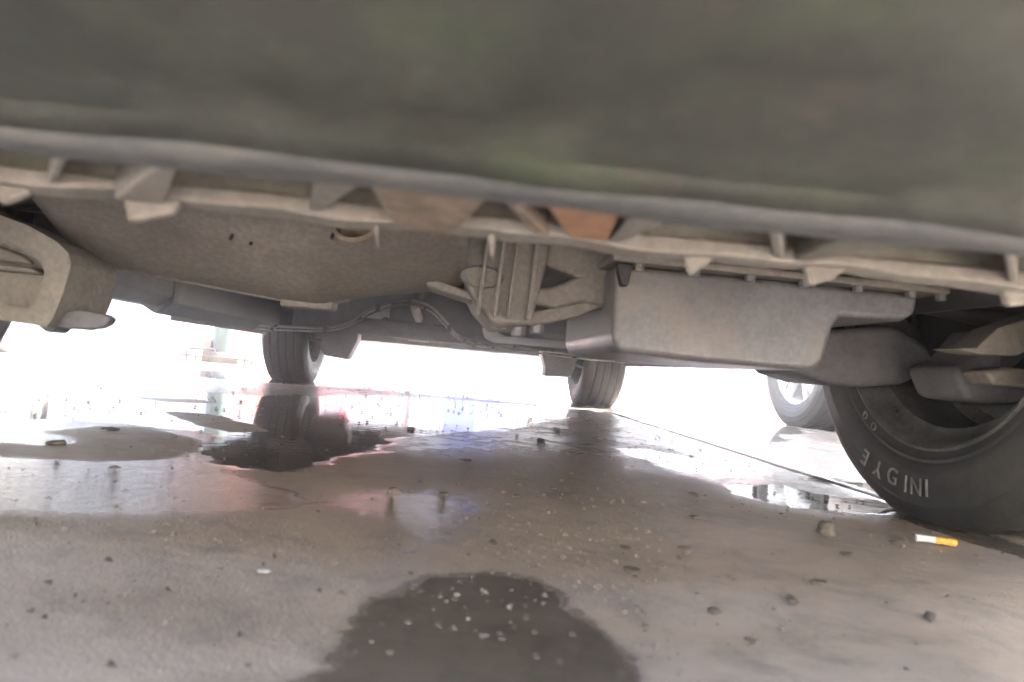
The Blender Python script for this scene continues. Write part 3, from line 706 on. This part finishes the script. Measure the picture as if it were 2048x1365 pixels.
for k in range(9):
    for z in (1.0, 5.2):
        x = -27+k*6.2
        wn = MB().box(x, x+2.2, -.03, -.004, z, z+1.6).build('window', M['glass'], bd)
        MB().box(x-.1, x+2.3, -.08, -.035, z-.1, z).build('sill', M['wall'], wn)
    if k % 3 == 1: MB().box(x+3.2, x+4.6, -.05, -.004, 0, 2.4).build('door', M['redplastic' if k != 4 else 'blueplastic'], bd)
bounce_bldg = thing('building', 'unseen cream building added behind the camera to bounce sunlight', 'building', (0, -11, 0))  # added out of view: its sunlit wall throws warm light under the car
MB().box(-22, 22, -8, 0, 0, 5.0).build('wall', M['cream'], bounce_bldg)
MB().box(-22.4, 22.4, -8.4, .5, 5.0, 5.2).build('roof', M['body_grey'], bounce_bldg)
for k in range(7):
    x = -20+k*6
    wn = MB().box(x, x+2.0, .004, .03, 1.1, 2.6).build('window', M['glass'], bounce_bldg)
    MB().box(x-.1, x+2.1, .035, .09, 1.0, 1.1).build('sill', M['wall'], wn)
# ------------------------------------------------------------------ small things on the floor
def lump(sx, sy, sz, seed, sub=2, jit=.2):
    bm = bmesh.new(); bmesh.ops.create_icosphere(bm, subdivisions=sub, radius=1)
    rg = random.Random(seed); ph = [rg.uniform(0, 6) for _ in range(6)]
    for v in bm.verts:
        c = v.co; k = 1+.18*math.sin(3*c.x+ph[0])+.16*math.sin(4*c.y+ph[1])+.14*math.sin(5*c.z+ph[2])+rg.uniform(-jit, jit)
        v.co = Vector((c.x*k*sx, c.y*k*sy, c.z*k*sz+sz*.55))
    vs = [v.co.copy() for v in bm.verts]; bm.verts.index_update(); fs = [tuple(v.index for v in f.verts) for f in bm.faces]; bm.free()
    return MB().add(vs, fs)
o = lump(.0092, .0085, .0080, 21, 3, .05).build('stone', M['stone'], ang=80); o.location = (.428, -.133, -.002); tag(o, 'rough grey brown stone lying in front of the dark tyre', 'stone')
cb = thing('cigarette_butt', 'cigarette butt with orange filter lying by the front tyre', 'cigarette butt', (.537, -.153, .0018), R_(-21))
MB().tube([(-.0185, 0, .002), (-.001, 0, .002)], .0036, 14).build('paper', M['paper'], cb)
MB().tube([(-.001, 0, .002), (.0175, 0, .002), (.0185, 0, .0018)], [.0037, .0037, .003], 14).build('filter', M['filter'], cb)
o = lump(.0045, .0045, .0006, 9).build('paper_scrap', M['paper']); o.location = (-.081, -.381, 0); tag(o, 'small round white scrap on the dry concrete', 'paper scrap')
o = lump(.0085, .006, .0040, 12).build('dirt_clod', M['clod']); o.location = (-.024, -.092, 0); tag(o, 'largest flat dark clod of dirt, lying in the wet streak', 'dirt clod')
clods = [(.029, -.072, .007), (.057, .213, .009), (.241, -.241, .008), (.184, -.255, .006), (.171, -.323, .007), (.071, -.268, .006), (.208, -.451, .005), (.205, -.404, .006), (.274, -.369, .009), (.319, -.323, .008), (.36, -.391, .007), (.489, -.159, .007), (-.457, .078, .010), (-.475, .256, .012), (-.323, -.056, .006), (.30, -.10, .007), (.26, -.03, .006), (.16, .02, .007), (.35, .05, .008), (.11, -.05, .005), (.22, .6, .015), (.30, .9, .014), (-.05, .62, .012), (.40, -.22, .005)]
for k, (x, y, s) in enumerate(clods):
    o = lump(s*random.uniform(.8, 1.3), s*random.uniform(.5, .8), s*random.uniform(.2, .32), 40+k, 2).build('dirt_clod', M['clod'])
    o.location = (x, y, -.001); o.rotation_euler = (0, 0, random.uniform(0, 6)); tag(o, 'small crumbled clod of dried mud on the concrete', 'dirt clod', 'small mud clods on the concrete')
bub = [(.038, -.387), (.045, -.356), (.04, -.406), (.06, -.407), (.075, -.41), (.077, -.382), (.083, -.41), (.031, -.45), (.014, -.449), (.0, -.455), (.051, -.456), (.064, -.457), (.073, -.447), (.084, -.453), (.065, -.464), (.081, -.486), (.092, -.491), (.031, -.403), (.081, -.432), (.011, -.506), (.121, -.502), (.105, -.453)]
bme = None
for k, (x, y) in enumerate(bub):
    if bme is None:
        bm = bmesh.new(); bmesh.ops.create_uvsphere(bm, u_segments=16, v_segments=10, radius=1)
        bmesh.ops.delete(bm, geom=[v for v in bm.verts if v.co.z < -.35], context='VERTS')
        bme = bpy.data.meshes.new('bubble'); bm.to_mesh(bme); bm.free(); bme.materials.append(M['bubble'])
        for p in bme.polygons: p.use_smooth = True
    o = bpy.data.objects.new('bubble', bme); COL.objects.link(o); s = random.uniform(.0011, .0021)
    o.location = (x, y, -.0015); o.scale = (s, s, s*.8); tag(o, 'tiny clear bubble floating on the dark puddle', 'bubble', 'bubbles on the dark puddle')
# grit nobody could count
rg = np.random.RandomState(2); g = MB()
tet = [(1, 1, .9), (1, -1, 0), (-1, 1, 0), (-1, -1, .8), (0, 0, 1.3)]
NG = 14000; gy = -.62+3.0*rg.rand(NG)**1.7; gx = -.45-.28*(gy+.6)+rg.rand(NG)*(1.07+.28*(gy+.6))
keep = (fbm(gx, gy, 5, 77)+.12*rg.randn(NG)) > .02
for x, y in list(zip(gx[keep].tolist(), gy[keep].tolist()))[:3600]:
    s = (.0006+.0011*rg.rand()**3*2)*(1+.35*max(0, y)); a = rg.uniform(0, 6.28); c_, s_ = math.cos(a), math.sin(a); q = rg.uniform(.5, 1.3, (5, 3))
    g.add([(x+s*(p[0]*c_-p[1]*s_)*q[i, 0], y+s*(p[0]*s_+p[1]*c_)*q[i, 1], -.0015+s*p[2]*q[i, 2]*.9) for i, p in enumerate(tet)], [(0, 1, 4), (1, 3, 4), (3, 2, 4), (2, 0, 4)])
tag(g.build('grit', M['clod'], smooth=False), 'fine dark grit scattered over the wet concrete', 'grit', kind='stuff')

# ------------------------------------------------------------------ even haze added to stand in for lens glare
hz = MB().box(-34, 34, -21, 40, -1.2, 10.4).build('haze', M['paper'], smooth=False)
m = bpy.data.materials.new('glare_haze'); m.use_nodes = True; t = m.node_tree
t.nodes.remove(t.nodes['Principled BSDF']); pv = mk(t, 'VolumePrincipled')
pv.inputs['Color'].default_value = (.95, .96, 1, 1); pv.inputs['Density'].default_value = .034; pv.inputs['Anisotropy'].default_value = .9
t.links.new(pv.outputs[0], t.nodes['Material Output'].inputs['Volume'])
hz.data.materials.clear(); hz.data.materials.append(m)
tag(hz, 'even haze added through the yard to give the lens glare', 'haze', kind='stuff')
